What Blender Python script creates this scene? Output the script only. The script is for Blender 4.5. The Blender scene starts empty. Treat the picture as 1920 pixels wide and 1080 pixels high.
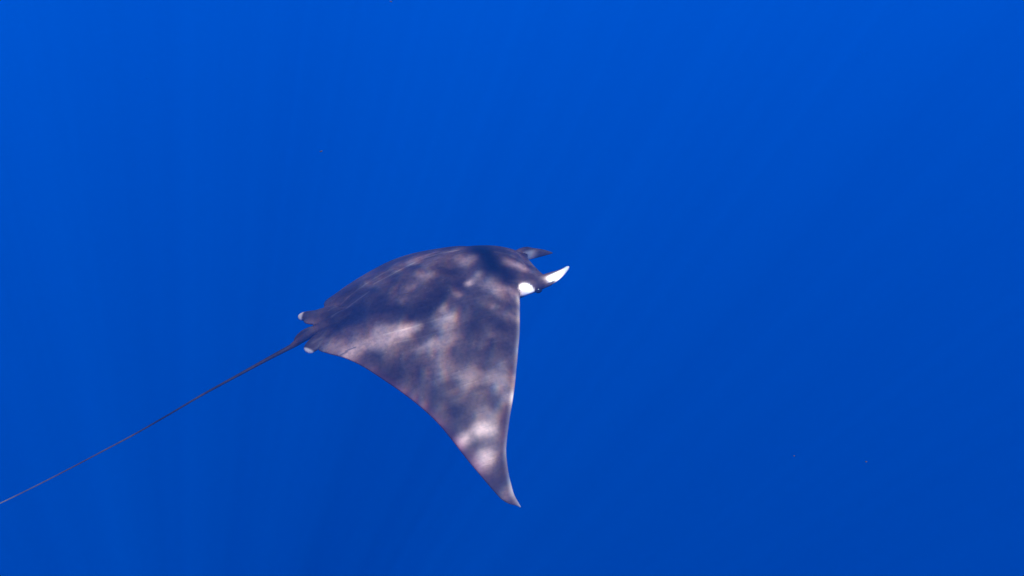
import bpy, bmesh, math, random
import numpy as np
from mathutils import Vector, Matrix, kdtree

# ------------------------------------------------------------------ camera
sc = bpy.context.scene
C = sc.collection
F_PX, PW, PH = 1900.0, 1920.0, 1080.0          # focal length in photo pixels
CAM_Z, PITCH = -1.4, math.radians(21)          # diver just under the surface, looking down
cam_d = bpy.data.cameras.new('camera')
cam_d.sensor_width = 36.0
cam_d.lens = 36.0 * F_PX / PW
cam_d.clip_start, cam_d.clip_end = 0.05, 3000
cam = bpy.data.objects.new('camera', cam_d); C.objects.link(cam)
cam.location = (0, 0, CAM_Z)
cam.rotation_euler = (math.pi / 2 - PITCH, 0, 0)
sc.camera = cam
cp, sp = math.cos(PITCH), math.sin(PITCH)
CR = np.array([[1, 0, 0], [0, sp, cp], [0, cp, -sp]]) @ np.diag([1, 1, -1.0])   # camera axes (right, up, back) as columns
CAM = np.array([0, 0, CAM_Z])

# ------------------------------------------------------------------ sky and sun
SUN_EL, SUN_AZ = math.radians(50), math.radians(24)      # sun behind the diver (underwater, refracted angle)
to_sun = np.array([math.sin(SUN_AZ) * math.cos(SUN_EL), -math.cos(SUN_AZ) * math.cos(SUN_EL), math.sin(SUN_EL)])
w = bpy.data.worlds.new('World'); sc.world = w; w.use_nodes = True
nt = w.node_tree
sky = nt.nodes.new('ShaderNodeTexSky'); sky.sky_type = 'NISHITA'; sky.sun_disc = False
sky.sun_elevation = SUN_EL
sky.sun_rotation = math.atan2(to_sun[0], to_sun[1])
bg = nt.nodes['Background']; bg.inputs['Strength'].default_value = 0.05
nt.links.new(sky.outputs[0], bg.inputs[0])
sun_d = bpy.data.lights.new('sun', 'SUN'); sun_d.energy = 5.0; sun_d.angle = math.radians(0.36)
sun_d.color = (1.0, 0.955, 0.90)
sun = bpy.data.objects.new('sun', sun_d); C.objects.link(sun)
sun.rotation_euler = Vector(to_sun).to_track_quat('Z', 'Y').to_euler()
sun.location = (0, -10, 20)

sc.view_settings.view_transform = 'Standard'
sc.view_settings.look = 'None'
sc.view_settings.gamma = 1.0
sc.view_settings.use_curve_mapping = False
sc.view_settings.exposure = 0.68
cy = sc.cycles
cy.use_denoising = True
cy.denoiser = 'OPENIMAGEDENOISE'
cy.max_bounces = 6; cy.diffuse_bounces = 2; cy.glossy_bounces = 2; cy.volume_bounces = 1
cy.transparent_max_bounces = 16
cy.sample_clamp_indirect = 4.0

# ------------------------------------------------------------------ helpers
def mat(name):
    m = bpy.data.materials.new(name); m.use_nodes = True
    t = m.node_tree; t.nodes.clear()
    out = t.nodes.new('ShaderNodeOutputMaterial')
    return m, t, out
def nd(t, kind, **kw):
    n = t.nodes.new('ShaderNode' + kind)
    for k, v in kw.items():
        if k in n.inputs.keys(): n.inputs[k].default_value = v
        else: setattr(n, k, v)
    return n
def ln(t, a, b): t.links.new(a, b)
def math_n(t, op, a, b=None, clamp=False):
    n = t.nodes.new('ShaderNodeMath'); n.operation = op; n.use_clamp = clamp
    for i, v in enumerate((a, b)):
        if v is None: continue
        if isinstance(v, (int, float)): n.inputs[i].default_value = v
        else: t.links.new(v, n.inputs[i])
    return n.outputs[0]
def mesh_obj(name, verts, faces, material, parent=None, smooth=True):
    me = bpy.data.meshes.new(name)
    me.from_pydata([tuple(v) for v in verts], [], faces)
    me.update()
    o = bpy.data.objects.new(name, me); C.objects.link(o)
    if material: me.materials.append(material)
    if smooth: me.polygons.foreach_set('use_smooth', [True] * len(me.polygons))
    if parent: o.parent = parent
    return o

# ------------------------------------------------------------------ pose of the ray
def rot(ax, a):
    a = math.radians(a); c, s = math.cos(a), math.sin(a)
    return np.array({'x': [[1, 0, 0], [0, c, -s], [0, s, c]], 'z': [[c, -s, 0], [s, c, 0], [0, 0, 1]]}[ax])
B = np.array([[1, 0, 0], [0, 0, 1], [0, -1, 0]], float)          # fwd -> right, left -> away, up -> up
DIST = 4.5                                                        # about 1 m from snout to pelvic fins
RM = rot('z', 7) @ rot('x', 30) @ B @ rot('z', 18)                # ray axes in camera space
RO = np.array([(1000 - PW / 2) / F_PX * DIST, -(497 - PH / 2) / F_PX * DIST, -DIST])
WM = CR @ RM; WO = CAM + CR @ RO                                  # ray axes / origin in the world

# ------------------------------------------------------------------ water: sea surface + body of water
SHAFT_TINT_SHIFT = 0  # shifts the broad bright and dark noise painted on the surface
BOX_TOP, BOX_R, BOX_BOT = -0.30, 320.0, -260.0
def water_volume():
    m, t, out = mat('sea_water')
    pv = nd(t, 'VolumePrincipled')
    pv.inputs['Color'].default_value = (0.0, 0.18, 0.955, 1)
    pv.inputs['Density'].default_value = 0.048
    pv.inputs['Anisotropy'].default_value = -0.08
    pv.inputs['Absorption Color'].default_value = (0.0, 0.0, 0.0, 1)
    ln(t, pv.outputs[0], out.inputs['Volume'])
    r = BOX_R
    v = [(x, y, z) for z in (BOX_BOT, BOX_TOP) for x, y in ((-r, -r), (r, -r), (r, r), (-r, r))]
    f = [(0, 3, 2, 1), (4, 5, 6, 7), (0, 1, 5, 4), (1, 2, 6, 5), (2, 3, 7, 6), (3, 0, 4, 7)]
    o = mesh_obj('water', v, f, m, smooth=False)
    o['kind'] = 'structure'
    return o
water_volume()

def sea_surface():
    m, t, out = mat('caustic_tinted_surface')
    geo = nd(t, 'NewGeometry')
    # caustic light is painted into the transparency as a noise net,
    # shifted a little per colour to imitate dispersion
    def net(off):
        mp = nd(t, 'Mapping'); mp.inputs['Location'].default_value = (off + 3.7, off * .6 + 8.2, 0)
        mp.inputs['Rotation'].default_value = (0, 0, 0.5)
        mp.inputs['Scale'].default_value = (1.0, 0.62, 1)
        ln(t, geo.outputs['Position'], mp.inputs['Vector'])
        n1 = nd(t, 'TexNoise', Scale=6.0, Detail=3.0, Roughness=0.5, Distortion=0.8)
        ln(t, mp.outputs[0], n1.inputs['Vector'])
        n2 = nd(t, 'TexNoise', Scale=17.0, Detail=2.0, Roughness=0.5, Distortion=0.8)
        ln(t, mp.outputs[0], n2.inputs['Vector'])
        n3 = nd(t, 'TexNoise', Scale=3.6, Detail=2.0, Roughness=0.5, Distortion=1.0)
        ln(t, mp.outputs[0], n3.inputs['Vector'])
        rdg = math_n(t, 'ABSOLUTE', math_n(t, 'SUBTRACT', n3.outputs[0], 0.5))          # bright caustic threads, painted by noise
        rdg = math_n(t, 'SUBTRACT', 0.64, math_n(t, 'MULTIPLY', rdg, 2.6))
        v = math_n(t, 'ADD', math_n(t, 'ADD', math_n(t, 'MULTIPLY', n1.outputs[0], 0.52), math_n(t, 'MULTIPLY', n2.outputs[0], 0.26)), math_n(t, 'MULTIPLY', rdg, 0.22))
        ch = nd(t, 'Attribute', attribute_name='caustic_contrast')         # contrast of the painted net, stronger above the ray
        v = math_n(t, 'ADD', math_n(t, 'MULTIPLY', math_n(t, 'SUBTRACT', v, 0.5), ch.outputs['Fac']), math_n(t, 'SUBTRACT', 0.535, math_n(t, 'MULTIPLY', ch.outputs['Fac'], 0.035)))
        fo = nd(t, 'Attribute', attribute_name='dapple_tint')        # hand-placed dapples painted into the transparency
        return math_n(t, 'ADD', v, fo.outputs['Fac'])
    def curve(v):
        r = nd(t, 'ValToRGB'); e = r.color_ramp
        e.interpolation = 'B_SPLINE'
        e.elements[0].position = 0.34; e.elements[0].color = (.013, .013, .013, 1)
        e.elements[1].position = 0.86; e.elements[1].color = (1, 1, 1, 1)
        for p_, c_ in ((.50, .093), (.60, .333), (.74, .70)):
            k = e.elements.new(p_); k.color = (c_, c_, c_, 1)
        ln(t, v, r.inputs[0])
        return math_n(t, 'MULTIPLY', r.outputs[0], 4.5)
    chans = [curve(net(o_)) for o_ in (0.0, 0.006, 0.012)]
    # broad brighter and darker shafts painted into the transparency
    mp = nd(t, 'Mapping'); ln(t, geo.outputs['Position'], mp.inputs['Vector'])
    mp.inputs['Location'].default_value = (SHAFT_TINT_SHIFT * 37.0, SHAFT_TINT_SHIFT * 53.0, 0)
    sw = nd(t, 'TexNoise', Scale=0.05, Detail=3.0, Roughness=0.5)
    ln(t, mp.outputs[0], sw.inputs['Vector'])
    shaft_tint = math_n(t, 'ADD', math_n(t, 'MULTIPLY', sw.outputs[0], 0.9), 0.55)
    comb = nd(t, 'CombineColor')
    for i, c in enumerate(chans):
        ln(t, math_n(t, 'MULTIPLY', c, shaft_tint), comb.inputs[i])
    tr = nd(t, 'BsdfTransparent'); ln(t, comb.outputs[0], tr.inputs[0])
    gl = nd(t, 'BsdfGlossy', Roughness=0.02); gl.inputs['Color'].default_value = (.8, .9, 1, 1)
    mx = nd(t, 'MixShader'); mx.inputs[0].default_value = 0.04
    ln(t, tr.outputs[0], mx.inputs[1]); ln(t, gl.outputs[0], mx.inputs[2])
    ln(t, mx.outputs[0], out.inputs['Surface'])
    # grid lines crowd together over the place where the ray's sunlight comes through
    p0 = WO + WM @ np.array([-.5, -.2, 0]); p0 = p0 + to_sun * (-p0[2] / to_sun[2])
    def grid(c, h):
        return np.concatenate([np.linspace(-400, -16, 12)[:-1], np.linspace(-16, c - h, 40)[:-1], np.linspace(c - h, c + h, int(h / .0125)),
                               np.linspace(c + h, 16, 40)[1:], np.linspace(16, 400, 12)[1:]])
    ax, ay = grid(p0[0], 1.3), grid(p0[1], 1.3)
    n = len(ay)
    X, Y = np.meshgrid(ax, ay, indexing='ij')
    Z = (.05 * np.sin(X * 1.1 + Y * .6) + .035 * np.sin(-X * .9 + Y * 2.1 + 1) + .018 * np.sin(X * 3.3 + Y * 2.2 + 2)
         + .012 * np.sin(X * 5.1 - Y * 4.4)) * np.exp(-((X / 60) ** 2 + (Y / 60) ** 2))
    v = np.stack([X, Y, Z], -1).reshape(-1, 3)
    f = [(i * n + j, (i + 1) * n + j, (i + 1) * n + j + 1, i * n + j + 1) for i in range(len(ax) - 1) for j in range(n - 1)]
    o = mesh_obj('sea_surface', v, f, m)
    o['kind'] = 'structure'
    return o
surface = sea_surface()

# ------------------------------------------------------------------ the devil ray
PLAN = np.array([  # span along the wing, leading edge x, trailing edge x
 (0, -.03, -.93), (.05, -.034, -.935), (.09, -.050, -.965), (.125, -.085, -1.00), (.145, -.112, -1.014), (.183, -.14, -.986), (.226, -.158, -.937),
 (.269, -.176, -.898), (.312, -.194, -.866), (.355, -.212, -.838), (.398, -.232, -.81), (.441, -.254, -.782),
 (.484, -.275, -.755), (.527, -.297, -.729), (.57, -.318, -.705), (.613, -.341, -.683), (.656, -.365, -.664),
 (.699, -.390, -.648), (.742, -.413, -.633), (.785, -.435, -.618), (.828, -.453, -.602), (.871, -.464, -.584),
 (.914, -.471, -.566), (.957, -.474, -.547), (1.0, -.4735, -.524), (1.02, -.469, -.505), (1.036, -.465, -.480), (1.048, -.463, -.466)])
SPAN = 1.048
def smooth_interp(x, xp, yp):
    """monotone-ish cubic (Catmull-Rom) through the table"""
    i = np.clip(np.searchsorted(xp, x) - 1, 0, len(xp) - 2)
    h = xp[i + 1] - xp[i]; tt = (x - xp[i]) / h
    g = np.gradient(yp, xp)
    return ((2 * tt**3 - 3 * tt**2 + 1) * yp[i] + (tt**3 - 2 * tt**2 + tt) * h * g[i]
            + (-2 * tt**3 + 3 * tt**2) * yp[i + 1] + (tt**3 - tt**2) * h * g[i + 1])
def bend_curve(deg, p, n=1201):
    s = np.linspace(0, 1.1, n); be = np.radians(deg * s ** p)
    ds = s[1] - s[0]
    y = np.concatenate([[0], np.cumsum(np.cos(be[:-1]) * ds)]); z = -np.concatenate([[0], np.cumsum(np.sin(be[:-1]) * ds)])
    return s, y, z, be
NEAR = bend_curve(55, .8); FAR = bend_curve(46, 1.15)
def wing_frame(s):
    """signed span (negative = the ray's right, hanging wing) -> y, z and bend"""
    a = np.abs(s)
    T = lambda K, i: np.interp(a, K[0], K[i])
    r = s < 0
    y = np.where(r, -T(NEAR, 1), T(FAR, 1)); z = np.where(r, T(NEAR, 2), T(FAR, 2)); be = np.where(r, T(NEAR, 3), T(FAR, 3))
    ny = np.where(r, -np.sin(be), np.sin(be)); nz = np.cos(be)
    return y, z, ny, nz
def foil(u):
    return 10 * (0.2969 * np.sqrt(u) - .126 * u - .3516 * u**2 + .2843 * u**3 - .1036 * u**4)

parts_v, parts_f, parts_a = [], [], []      # attribute columns: white, dark, rim, band
voff = 0
def add_part(v, f, a):
    global voff
    parts_v.append(np.asarray(v, float)); parts_f.extend([tuple(i + voff for i in q) for q in f]); parts_a.append(np.asarray(a, float))
    voff += len(v)

def gauss(x, m, s): return np.exp(-((x - m) / s) ** 2)
def sstep(x, a, b):
    q = np.clip((x - a) / (b - a), 0, 1); return q * q * (3 - 2 * q)

def build_disc():
    NS, NU = 281, 110
    q = np.linspace(-1, 1, NS)
    s = np.sign(q) * SPAN * (1 - (1 - np.abs(q)) ** 1.35) * .9995
    u = (1 - np.cos(np.linspace(0, math.pi, NU))) / 2
    S, U = np.meshgrid(s, u, indexing='ij')
    a = np.abs(S)
    le = smooth_interp(a, PLAN[:, 0], PLAN[:, 1]); te = smooth_interp(a, PLAN[:, 0], PLAN[:, 2])
    X = le + (te - le) * U
    y, z, ny, nz = wing_frame(S)
    chord = le - te
    far = (S > 0)
    X = X + far * .09 * gauss(a, .145, .075) * U ** 3
    X = X + far * .06 * gauss(a, .125, .05) * (1 - U) ** 4
    z = z - far * .03 * U ** 3 * sstep(a, .1, .4)
    hump = np.exp(-(a / np.where(S > 0, .29, .23)) ** 2)
    wing = np.clip(1 - a / SPAN, 0, 1) ** .75
    fo = foil(U)
    fd = fo * (1 - .42 * np.exp(-U / .12) * (1 - sstep(a, .12, .24)))      # the head slopes down to the mouth
    ridge = gauss(a, 0, .05) * .012 * np.sin(math.pi * np.clip(U, 0, 1))
    hd = (.098 * hump + .044 * wing) * fd + ridge
    hv = (.062 * hump + .020 * wing) * fo
    em = .0042
    verts, faces, at = [], [], []
    for sign, h in ((1, hd + em), (-1, -(hv + em))):
        P = np.stack([X, y + ny * h, z + nz * h], -1)
        verts.append(P.reshape(-1, 3))
        edge_l = (U * chord); edge_t = ((1 - U) * chord)
        if sign > 0:
            white = np.zeros_like(U)
            rim = np.exp(-(edge_l / .013) ** 2) * sstep(a, .16, .24)
            band = np.exp(-(edge_t / .028) ** 2) * sstep(a, .22, .42) * (1 - sstep(a, .78, .98))
        else:
            white = np.ones_like(U) * sstep(edge_t, .0, .03) * sstep(edge_l, -.01, .02)
            rim = np.exp(-(edge_l / .02) ** 2); band = np.exp(-(edge_t / .03) ** 2)
        yy = P[..., 1]
        dark = np.zeros_like(U)
        if sign > 0:
            # dark collar across the nape
            xc = -.215 + .35 * np.abs(yy) ** 1.5
            dark = gauss(X, xc, .075) * (1 - sstep(yy, .26, .36)) * (1 - sstep(-yy, .10, .19))
        at.append(np.stack([white, dark, rim, band], -1).reshape(-1, 4))
    n = NS * NU
    idx = lambda l, i, j: l * n + i * NU + j
    for i in range(NS - 1):
        for j in range(NU - 1):
            faces.append((idx(0, i, j), idx(0, i, j + 1), idx(0, i + 1, j + 1), idx(0, i + 1, j)))
            faces.append((idx(1, i, j), idx(1, i + 1, j), idx(1, i + 1, j + 1), idx(1, i, j + 1)))
    for i in range(NS - 1):
        for j in (0, NU - 1):
            q_ = (idx(0, i, j), idx(0, i + 1, j), idx(1, i + 1, j), idx(1, i, j))
            faces.append(q_ if j == 0 else q_[::-1])
    for j in range(NU - 1):
        for i in (0, NS - 1):
            q_ = (idx(0, i, j), idx(1, i, j), idx(1, i, j + 1), idx(0, i, j + 1))
            faces.append(q_ if i == 0 else q_[::-1])
    add_part(np.concatenate(verts), faces, np.concatenate(at))

def catmull(P, n):
    P = np.asarray(P, float)
    k = np.linspace(0, len(P) - 1, n); xp = np.arange(len(P), dtype=float)
    return np.stack([smooth_interp(k, xp, P[:, c]) for c in range(P.shape[1])], -1), k / (len(P) - 1)

def loft(keys, n, side, attr, m=32, power=2.0):
    """keys: x, y, z, half width (along side), half height.  side: vector(s) across the blade."""
    K, t = catmull(keys, n)
    P = K[:, :3]
    T = np.gradient(P, axis=0); T /= np.linalg.norm(T, axis=1)[:, None]
    sd = np.asarray(side, float)
    if sd.ndim == 1: sd = np.repeat(sd[None], n, 0)
    else: sd = catmull(sd, n)[0]
    sd = sd - (sd * T).sum(1)[:, None] * T; sd /= np.linalg.norm(sd, axis=1)[:, None]
    up = np.cross(T, sd)
    ang = np.linspace(0, 2 * math.pi, m, endpoint=False)
    ca = np.sign(np.cos(ang)) * np.abs(np.cos(ang)) ** (2 / power); sa = np.sign(np.sin(ang)) * np.abs(np.sin(ang)) ** (2 / power)
    V = P[:, None] + sd[:, None] * (K[:, 3, None] * ca)[..., None] + up[:, None] * (K[:, 4, None] * sa)[..., None]
    f = [(i * m + j, i * m + (j + 1) % m, (i + 1) * m + (j + 1) % m, (i + 1) * m + j) for i in range(n - 1) for j in range(m)]
    f.append(tuple(range(m))[::-1]); f.append(tuple((n - 1) * m + j for j in range(m)))
    tt = np.repeat(t[:, None], m, 1); aa = np.repeat(ang[None], n, 0)
    A = attr(V, tt, aa)
    add_part(V.reshape(-1, 3), f, A.reshape(-1, 4))

def cols(shape, white=0, dark=0, rim=0, band=0):
    return np.stack([np.broadcast_to(np.asarray(c, float), shape) for c in (white, dark, rim, band)], -1)

def head_attr(V, t, a):
    x, y, z = V[..., 0], V[..., 1], V[..., 2]
    low = 1 - sstep(z, -.066, -.054)                       # pale underside
    yn = np.abs(y)
    xx = x + .106 + .25 * (z + .01)
    e = np.abs(xx / .035) ** 2.4 + np.abs((z + .014) / .037) ** 2.0 + .15 * np.sin(70 * x + 60 * z)
    patch = (1 - sstep(e, .70, 1.25)) * sstep(yn, .10, .12)
    white = np.maximum(low, patch)
    xc = -.215 + .35 * yn ** 1.5
    dark = gauss(x, xc, .07) * (z > 0) * (1 - sstep(-y, .10, .19))
    inside = (t > .80)
    dark = np.where(inside, 1.0, dark); white = np.where(inside, 0, white)
    return cols(x.shape, white, dark)
def build_head():
    # outer shell from the nape to the lip, then back inside as the mouth
    keys = [(-.42, 0, .005, .10, .065), (-.34, 0, .008, .142, .090), (-.25, 0, .004, .166, .092), (-.16, 0, -.004, .172, .080),
            (-.08, 0, -.012, .170, .060), (-.02, 0, -.022, .158, .038), (.003, 0, -.028, .150, .029), (.005, 0, -.029, .140, .022),
            (-.02, 0, -.030, .130, .016), (-.07, 0, -.030, .10, .012)]
    # the loft tangent flips inside the mouth, so build rings directly
    K, t = catmull(keys, 90)
    m = 72
    ang = np.linspace(0, 2 * math.pi, m, endpoint=False)
    ca = np.sign(np.cos(ang)) * np.abs(np.cos(ang)) ** (2 / 3.2); sa = np.sign(np.sin(ang)) * np.abs(np.sin(ang)) ** (2 / 2.3)
    V = np.stack([np.repeat(K[:, 0, None], m, 1), K[:, 3, None] * ca, K[:, 2, None] + K[:, 4, None] * sa], -1)
    # front edge bows back a little between the fins
    fr = sstep(K[:, 0], -.12, 0.0)[:, None]
    V[..., 0] += fr * (.024 * (np.abs(ca)[None] ** 3) - .004)
    f = [(i * m + j, i * m + (j + 1) % m, (i + 1) * m + (j + 1) % m, (i + 1) * m + j) for i in range(len(K) - 1) for j in range(m)]
    f.append(tuple(range(m))[::-1]); f.append(tuple((len(K) - 1) * m + j for j in range(m)))
    tt = np.repeat(t[:, None], m, 1)
    add_part(V.reshape(-1, 3), f, head_attr(V, tt, None).reshape(-1, 4))

def near_fin_attr(V, t, a):
    # white outer face, brown upper edge, dark lower tip
    out = -np.sin(a)                                         # replaced below by geometry: outward = -y
    x, y, z = V[..., 0], V[..., 1], V[..., 2]
    yc = y - y.mean(axis=1, keepdims=True)
    zc = z - z.mean(axis=1, keepdims=True)
    outer = sstep(-yc, -.004, .003)
    up = sstep(zc, .012, .024) * (1 - sstep(t, .55, .75))
    w = outer * sstep(t - .12 * (zc < -.004), .24, .36) * (1 - up) * (1 - .8 * sstep(t, .86, .97) * (zc < 0))
    w = np.maximum(w, sstep(t, .72, .82) * (zc > -.002) * .95)
    return cols(x.shape, w, .25 * (1 - w))
def far_fin_attr(V, t, a):
    x, y, z = V[..., 0], V[..., 1], V[..., 2]
    yc = y - y.mean(axis=1, keepdims=True)
    zc = z - z.mean(axis=1, keepdims=True)
    inner = sstep(-yc, -.004, .002)
    w = inner * sstep(x, -.008, .008) * (1 - sstep(t, .50, .72)) * (1 - sstep(zc, .010, .024)) * .5
    return cols(x.shape, w, .45 * sstep(t, .5, .9))
def build_fins():
    loft([(-.09, -.130, -.022, .030, .018), (-.045, -.136, -.016, .032, .018), (.0, -.139, -.010, .029, .014), (.04, -.136, -.006, .025, .011),
          (.075, -.128, -.003, .018, .009), (.098, -.122, .003, .013, .008), (.114, -.119, .009, .008, .006), (.123, -.118, .012, .003, .003)], 60, (0, -.5, -.86), near_fin_attr)
    loft([(-.08, .140, -.020, .032, .020), (-.03, .150, -.024, .034, .018), (.02, .152, -.020, .034, .014), (.06, .152, -.029, .026, .011),
          (.11, .15, -.040, .016, .008), (.155, .147, -.053, .003, .003)], 60, [(0, .1, 1), (0, .1, 1), (0, .15, 1), (0, .2, 1), (0, .2, 1), (0, .2, 1)], far_fin_attr)

def build_pelvis():
    def attr(tip):
        def g(V, t, a): return cols(t.shape, .72 * sstep(t, tip, tip + .10), .2)
        return g
    loft([(-.86, .030, .012, .050, .022), (-.92, .046, .012, .066, .019), (-.975, .070, .010, .058, .015), (-1.004, .096, .009, .038, .013), (-1.026, .108, .008, .026, .012), (-1.038, .115, .007, .012, .008)],
         50, (.45, 1, 0), attr(.68))
    loft([(-.86, -.040, .0, .040, .020), (-.93, -.056, -.010, .044, .018), (-.99, -.074, -.020, .038, .014), (-1.03, -.094, -.027, .032, .012), (-1.050, -.110, -.032, .023, .011), (-1.058, -.116, -.034, .010, .006)],
         50, (.45, -1, -.3), attr(.73))
    # folds between pelvic fins and tail
    loft([(-.80, -.010, .030, .030, .018), (-.90, -.008, .018, .030, .020), (-1.0, -.004, -.012, .022, .018), (-1.06, -.001, -.036, .014, .014), (-1.10, .0, -.052, .010, .010)],
         40, (0, 1, 0), lambda V, t, a: cols(t.shape, 0, .1))

TAIL = [(-.90, 0, .008, .026), (-1.0, 0, -.016, .023), (-1.055, 0, -.038, .0180), (-1.093, 0, -.053, .0138), (-1.207, 0, -.082, .0100), (-1.342, 0, -.118, .0078),
        (-1.505, 0, -.162, .0064), (-1.654, 0, -.208, .0055), (-1.801, 0, -.251, .0051), (-1.944, 0, -.287, .0048), (-2.086, 0, -.322, .0046),
        (-2.226, 0, -.354, .0044), (-2.363, 0, -.382, .0042), (-2.6, 0, -.425, .0037), (-2.8, 0, -.45, .0032)]
def build_tail():
    def attr(V, t, a): return cols(t.shape, .20 * sstep(t, .7, .9), .7 * (1 - sstep(t, .5, .8)))
    loft([(x, y, z, r * (.84 if x < -1.05 else .95), r * (.80 if x < -1.05 else .9)) for x, y, z, r in TAIL], 220, (0, 1, 0), attr, m=16)
    # small dorsal fin at the tail root
    loft([(-.985, 0, .002, .006, .012), (-1.03, .002, -.010, .006, .018), (-1.062, .004, -.024, .005, .017), (-1.086, .005, -.036, .003, .008)], 24, (0, 1, 0),
         lambda V, t, a: cols(t.shape, 0, .8))

def skin_material():
    m, t, out = mat('ray_skin')
    b = nd(t, 'BsdfPrincipled', Roughness=0.55)
    b.inputs['Specular IOR Level'].default_value = 0.25
    at = nd(t, 'Attribute', attribute_name='marks')
    sp_ = nd(t, 'SeparateColor'); ln(t, at.outputs['Color'], sp_.inputs[0])
    at2 = nd(t, 'Attribute', attribute_name='marks2')
    sp2 = nd(t, 'SeparateColor'); ln(t, at2.outputs['Color'], sp2.inputs[0])
    tc = nd(t, 'TexCoord')
    mp = nd(t, 'Mapping'); mp.inputs['Scale'].default_value = (3.0, 7.0, 7.0); ln(t, tc.outputs['Object'], mp.inputs[0])
    n1 = nd(t, 'TexNoise', Scale=1.6, Detail=6, Roughness=.6); ln(t, mp.outputs[0], n1.inputs['Vector'])
    n2 = nd(t, 'TexNoise', Scale=60, Detail=3, Roughness=.6); ln(t, tc.outputs['Object'], n2.inputs['Vector'])
    mpS = nd(t, 'Mapping'); mpS.inputs['Scale'].default_value = (2.0, 55.0, 55.0); mpS.inputs['Rotation'].default_value = (0, 0, -.12)
    ln(t, tc.outputs['Object'], mpS.inputs[0])
    n3 = nd(t, 'TexNoise', Scale=1.5, Detail=3, Roughness=.55); ln(t, mpS.outputs[0], n3.inputs['Vector'])
    r = nd(t, 'ValToRGB'); ln(t, n1.outputs[0], r.inputs[0])
    e = r.color_ramp
    e.elements[0].position = .30; e.elements[0].color = (.064, .043, .052, 1)
    e.elements[1].position = .72; e.elements[1].color = (.104, .073, .082, 1)
    def mix(fac, a, b_, mode='MIX'):
        x = nd(t, 'Mix', data_type='RGBA', blend_type=mode)
        for sk, v in ((x.inputs[0], fac), (x.inputs[6], a), (x.inputs[7], b_)):
            if isinstance(v, (int, float)): sk.default_value = v
            elif isinstance(v, tuple): sk.default_value = v
            else: ln(t, v, sk)
        return x.outputs[2]
    # pale hair-line scuffs along the body
    sc_ = nd(t, 'ValToRGB'); sc_.color_ramp.elements[0].position = .60; sc_.color_ramp.elements[1].position = .78
    ln(t, n3.outputs[0], sc_.inputs[0])
    col = mix(math_n(t, 'MULTIPLY', sc_.outputs[0], .35), r.outputs[0], (.17, .135, .148, 1))
    gr = nd(t, 'ValToRGB'); gr.color_ramp.elements[0].position = .42; gr.color_ramp.elements[1].position = .62
    ln(t, n2.outputs[0], gr.inputs[0])
    col = mix(math_n(t, 'MULTIPLY', gr.outputs[0], .50), col, (.032, .025, .034, 1))
    vo = nd(t, 'TexVoronoi', Scale=23.0); ln(t, tc.outputs['Object'], vo.inputs['Vector'])      # sparse pale nicks
    nk = nd(t, 'ValToRGB'); nk.color_ramp.elements[0].position = .06; nk.color_ramp.elements[0].color = (1, 1, 1, 1)
    nk.color_ramp.elements[1].position = .10; nk.color_ramp.elements[1].color = (0, 0, 0, 1); ln(t, vo.outputs['Distance'], nk.inputs[0])
    col = mix(math_n(t, 'MULTIPLY', nk.outputs[0], .22), col, (.24, .20, .22, 1))
    col = mix(math_n(t, 'MULTIPLY', sp2.outputs[0], .8), col, (.105, .042, .075, 1))       # purplish hind margin
    col = mix(math_n(t, 'MULTIPLY', sp_.outputs[1], .9), col, (.010, .011, .020, 1))     # dark collar, marks and painted fold shade
    col = mix(math_n(t, 'MULTIPLY', sp_.outputs[2], .75), col, (.52, .49, .50, 1))       # pale front margin and painted light streaks
    col = mix(sp_.outputs[0], col, (.80, .79, .80, 1))                                   # white patches and belly
    ln(t, col, b.inputs['Base Color'])
    bp = nd(t, 'Bump', Strength=.25, Distance=.004)
    ln(t, n3.outputs[0], bp.inputs['Height']); ln(t, bp.outputs[0], b.inputs['Normal'])
    ln(t, b.outputs[0], out.inputs['Surface'])
    return m

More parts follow.
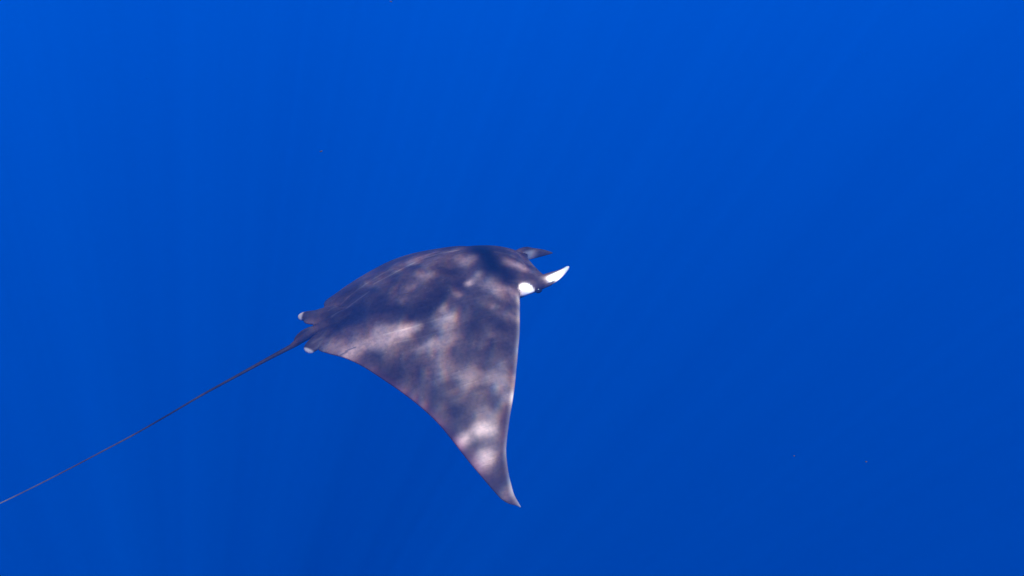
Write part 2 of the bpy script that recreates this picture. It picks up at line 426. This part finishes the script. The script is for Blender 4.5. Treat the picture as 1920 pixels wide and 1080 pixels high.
def build_ray():
    build_disc(); build_head(); build_fins(); build_pelvis(); build_tail()
    V = np.concatenate(parts_v); A = np.concatenate(parts_a)
    src = mesh_obj('body_source', V, parts_f, None)
    # fuse everything into one skin
    rm = src.modifiers.new('fuse', 'REMESH'); rm.mode = 'VOXEL'; rm.voxel_size = .0030; rm.use_smooth_shade = True
    sm = src.modifiers.new('soften', 'SMOOTH'); sm.factor = .5; sm.iterations = 6
    dg = bpy.context.evaluated_depsgraph_get()
    me = bpy.data.meshes.new_from_object(src.evaluated_get(dg))
    bpy.data.objects.remove(src)
    n = len(me.vertices)
    co = np.empty(n * 3, np.float32); me.vertices.foreach_get('co', co); co = co.reshape(-1, 3)
    kd = kdtree.KDTree(len(V))
    for i, p in enumerate(V): kd.insert(p, i)
    kd.balance()
    att = np.empty((n, 4), np.float32)
    for i in range(n):
        hit = kd.find_n(co[i], 3)
        wsum = 0; acc = np.zeros(4)
        for _, k, d in hit:
            q = 1 / (d * d + 1e-6); acc += A[k] * q; wsum += q
        att[i] = acc / wsum
    # photo directions -> points of the skin that the photo shows there
    no = np.empty(n * 3, np.float32); me.vertices.foreach_get('normal', no); no = no.reshape(-1, 3)
    cc_ = co @ RM.T + RO
    vis = ((no @ RM.T) * cc_).sum(1) < 0
    pxy = np.stack([PW / 2 + F_PX * cc_[:, 0] / -cc_[:, 2], PH / 2 - F_PX * cc_[:, 1] / -cc_[:, 2]], -1)
    def pick(px, py):
        d = np.hypot(pxy[:, 0] - px, pxy[:, 1] - py) + np.where(vis, 0, 1e3)
        near = np.where(d < d.min() + 2.5)[0]
        return co[near[np.argmax(cc_[near, 2])]]
    def line(p, q, r):
        p, q = pick(*p), pick(*q); d = q - p
        k = np.clip(((co - p) @ d) / (d @ d), 0, 1)
        return np.exp(-((np.linalg.norm(co - (p + k[:, None] * d), axis=1)) / r) ** 2)
    # two dark scratches on the hind part of the hanging wing
    scr = np.maximum(line((637, 663), (652, 656), .0030), line((648, 656), (668, 648), .0026))
    att[:, 1] = np.maximum(att[:, 1], scr)
    def path(pts, r): return np.max([line(a_, b_, r) for a_, b_ in zip(pts[:-1], pts[1:])], axis=0)
    # shade of skin folds at shoulder, brow and tail, painted as dark lines
    for pts, r, k in (([(955, 528), (967, 530), (977, 533)], .005, .85), ([(977, 533), (985, 524), (994, 519), (995, 512), (988, 506)], .005, .35), ([(577, 651), (590, 642), (604, 633), (620, 625)], .004, .55), ([(562, 645), (580, 639), (596, 631), (606, 620)], .004, .55)):
        att[:, 1] = np.maximum(att[:, 1], k * path(pts, r))
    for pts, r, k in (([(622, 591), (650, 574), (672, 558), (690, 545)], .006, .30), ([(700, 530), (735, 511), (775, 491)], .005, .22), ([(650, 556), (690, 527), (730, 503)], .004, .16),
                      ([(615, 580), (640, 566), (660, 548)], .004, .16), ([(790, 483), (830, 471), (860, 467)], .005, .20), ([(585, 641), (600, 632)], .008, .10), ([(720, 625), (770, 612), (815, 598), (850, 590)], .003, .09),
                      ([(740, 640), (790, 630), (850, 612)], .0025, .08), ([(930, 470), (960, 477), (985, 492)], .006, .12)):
        att[:, 2] = np.maximum(att[:, 2], k * path(pts, r))  # pale lines: light streaks painted on the far flank, scratches and scuffs
    for nm, cc in (('marks', att[:, :3]), ('marks2', np.repeat(att[:, 3:4], 3, 1))):
        la = me.color_attributes.new(nm, 'FLOAT_COLOR', 'POINT')
        la.data.foreach_set('color', np.concatenate([cc, np.ones((n, 1))], 1).astype(np.float32).ravel())
    me.polygons.foreach_set('use_smooth', [True] * len(me.polygons))
    me.materials.clear(); me.materials.append(skin_material())
    root = bpy.data.objects.new('devil_ray', None); C.objects.link(root)
    root.empty_display_size = .2
    root.matrix_world = Matrix([list(WM[i]) + [WO[i]] for i in range(3)] + [[0, 0, 0, 1]])
    root['label'] = 'dark purplish grey devil ray with dappled back, white fin tips and long whip tail'
    root['category'] = 'ray'
    me.name = 'body'
    body = bpy.data.objects.new('body', me); C.objects.link(body); body.parent = root
    # eyes on the sides of the head
    em, t, out = mat('eye')
    b = nd(t, 'BsdfPrincipled', Roughness=.15); b.inputs['Base Color'].default_value = (.012, .011, .016, 1)
    ln(t, b.outputs[0], out.inputs['Surface'])
    for sgn in (-1, 1):
        bm = bmesh.new(); bmesh.ops.create_uvsphere(bm, u_segments=20, v_segments=14, radius=1)
        for v in bm.verts:                       # flattened eyeball with a raised lid edge
            k = 1 + .12 * math.exp(-((v.co.z - .55) / .2) ** 2)
            v.co = Vector((v.co.x * .017 * k, v.co.y * .010, v.co.z * .013 * k))
        e_me = bpy.data.meshes.new('eye'); bm.to_mesh(e_me); bm.free()
        e_me.polygons.foreach_set('use_smooth', [True] * len(e_me.polygons)); e_me.materials.append(em)
        e = bpy.data.objects.new('eye', e_me); C.objects.link(e); e.parent = root
        e.location = (-.046, sgn * .162, -.034)
    return lambda px, py: WM @ pick(px, py) + WO
skin_point = build_ray()

# ------------------------------------------------------------------ dapples painted into the sea surface's transparency
def paint_dapples():
    me = surface.data; n = len(me.vertices)
    co = np.empty(n * 3, np.float32); me.vertices.foreach_get('co', co); co = co.reshape(-1, 3).astype(float)
    fac = np.zeros(n)
    # each painted streak lets more (+) or less (-) sunlight through: strength, radius in photo pixels, photo directions it falls on
    STREAKS = [(.32, 6, (896, 515), (880, 530)), (.20, 6, (880, 530), (858, 549), (834, 576)), (.28, 8, (955, 490), (972, 495), (988, 503)), (.10, 10, (742, 543), (722, 588), (708, 612)),
               (.26, 8, (778, 610), (758, 619)), (.12, 5, (700, 625), (735, 600)), (.12, 5, (905, 560), (925, 572)), (.10, 6, (780, 655), (815, 640)), (.10, 5, (690, 560), (715, 545)), (.12, 5, (830, 480), (845, 500)), (.13, 11, (756, 619), (735, 629), (685, 646), (655, 660)), (.11, 9, (800, 490), (796, 514), (775, 536)), (.13, 9, (846, 470), (868, 490), (888, 481)),
               (.06, 8, (815, 597), (862, 594)), (.42, 9, (911, 783), (900, 802), (868, 822)), (.34, 11, (874, 832), (910, 856)), (.24, 8, (921, 768), (920, 802)), (.08, 14, (905, 860), (925, 905)),
               (.13, 10, (938, 718), (958, 742)), (.12, 6, (966, 640), (962, 705)), (.07, 24, (842, 688), (885, 700), (922, 706)), (.13, 7, (931, 921), (951, 927)), (.13, 9, (948, 538), (966, 548)),
               (.10, 9, (908, 534), (930, 538)), (.12, 5, (762, 491), (822, 469)), (.09, 5, (700, 534), (745, 506)), (.08, 12, (760, 546), (752, 560)), (.16, 12, (985, 538), (996, 544)),
               (.14, 10, (1030, 524), (1052, 512)), (.07, 10, (1000, 510), (1012, 516)), (.05, 16, (610, 645), (650, 655)),
               (-.24, 15, (908, 468), (925, 498), (950, 514)), (-.15, 18, (852, 534), (826, 556), (800, 572)), (-.10, 13, (818, 502), (835, 508)), (-.13, 20, (708, 580), (672, 592), (638, 606)),
               (-.14, 12, (890, 616), (908, 586), (940, 606)), (-.14, 17, (778, 684), (740, 696)), (-.08, 9, (705, 662), (712, 668)), (-.12, 18, (838, 742), (862, 768), (876, 790)), (-.06, 8, (908, 750), (932, 760)),
               (-.10, 8, (936, 815), (942, 868)), (-.07, 9, (755, 578), (765, 590)), (-.06, 9, (862, 636), (922, 642)), (-.10, 10, (848, 806), (856, 820)), (-.06, 12, (905, 890), (930, 900)), (-.05, 20, (800, 720), (830, 735))]
    for k, r, *pts in STREAKS:
        q = []
        for px, py in pts:
            p = skin_point(px, py); q.append(p + to_sun * (-p[2] / to_sun[2]))
        best = np.full(n, 1e9)
        for a_, b_ in zip(q[:-1], q[1:]):
            d = b_ - a_
            u_ = np.clip(((co - a_) @ d) / (d @ d), 0, 1)
            e_ = co - (a_ + u_[:, None] * d)
            e_ = e_ - (e_ @ to_sun)[:, None] * to_sun
            best = np.minimum(best, (e_ ** 2).sum(1))
        fac += k * (1.25 if k > 0 else 1.0) * np.exp(-best / (r * 1.1 / 420) ** 2)
    la = me.attributes.new('dapple_tint', 'FLOAT', 'POINT')
    la.data.foreach_set('value', fac.astype(np.float32))
    c = skin_point(830, 620); c = c + to_sun * (-c[2] / to_sun[2])
    r2 = ((co - c) ** 2).sum(1)
    la = me.attributes.new('caustic_contrast', 'FLOAT', 'POINT')
    la.data.foreach_set('value', (.32 + .62 * np.exp(-r2 / 1.5 ** 2)).astype(np.float32))  # painted light pattern is stronger above the ray, weaker elsewhere
paint_dapples()

# ------------------------------------------------------------------ specks adrift in the water
def build_specks():
    m, t, out = mat('plankton')
    b = nd(t, 'BsdfPrincipled', Roughness=.6); b.inputs['Base Color'].default_value = (.10, .09, .12, 1)
    ln(t, b.outputs[0], out.inputs['Surface'])
    rnd = random.Random(4)
    SP = [(602, 284, 2.6, 5.5, 20, 'pale sliver of plankton drifting in open water above the ray\'s tail root', 1.9),
          (733, 3, 2.8, 5.0, -20, 'pale plankton speck high above the ray, near the sea surface', 2.2),
          (1489, 855, 3.2, 3.2, 10, 'faint small plankton speck drifting below the ray, beside a brighter one', 1.2),
          (1624, 866, 3.0, 4.0, -5, 'pinkish bright plankton speck drifting alone ahead of and below the ray', 1.5)]
    for px, py, d, ln_px, ang, lab, asp in SP:
        p = CAM + CR @ np.array([(px - PW / 2) / F_PX * d, -(py - PH / 2) / F_PX * d, -d])
        half = ln_px / 2 * d / F_PX
        bm = bmesh.new(); bmesh.ops.create_icosphere(bm, subdivisions=2, radius=1)
        for v in bm.verts:
            k = 1 + rnd.uniform(-.18, .18); bend = .35 * v.co.x ** 2
            v.co = Vector((v.co.x * half * k, v.co.y * half / asp * k, (v.co.z * k + bend) * half / asp))
        me = bpy.data.meshes.new('plankton_speck'); bm.to_mesh(me); bm.free()
        me.polygons.foreach_set('use_smooth', [True] * len(me.polygons)); me.materials.append(m)
        o = bpy.data.objects.new('plankton_speck', me); C.objects.link(o)
        o.location = p; o.rotation_euler = (math.pi / 2 - PITCH - math.pi / 2, -math.radians(ang), 0)
        o['label'] = lab; o['category'] = 'plankton'; o['group'] = 'plankton specks in the water'
build_specks()
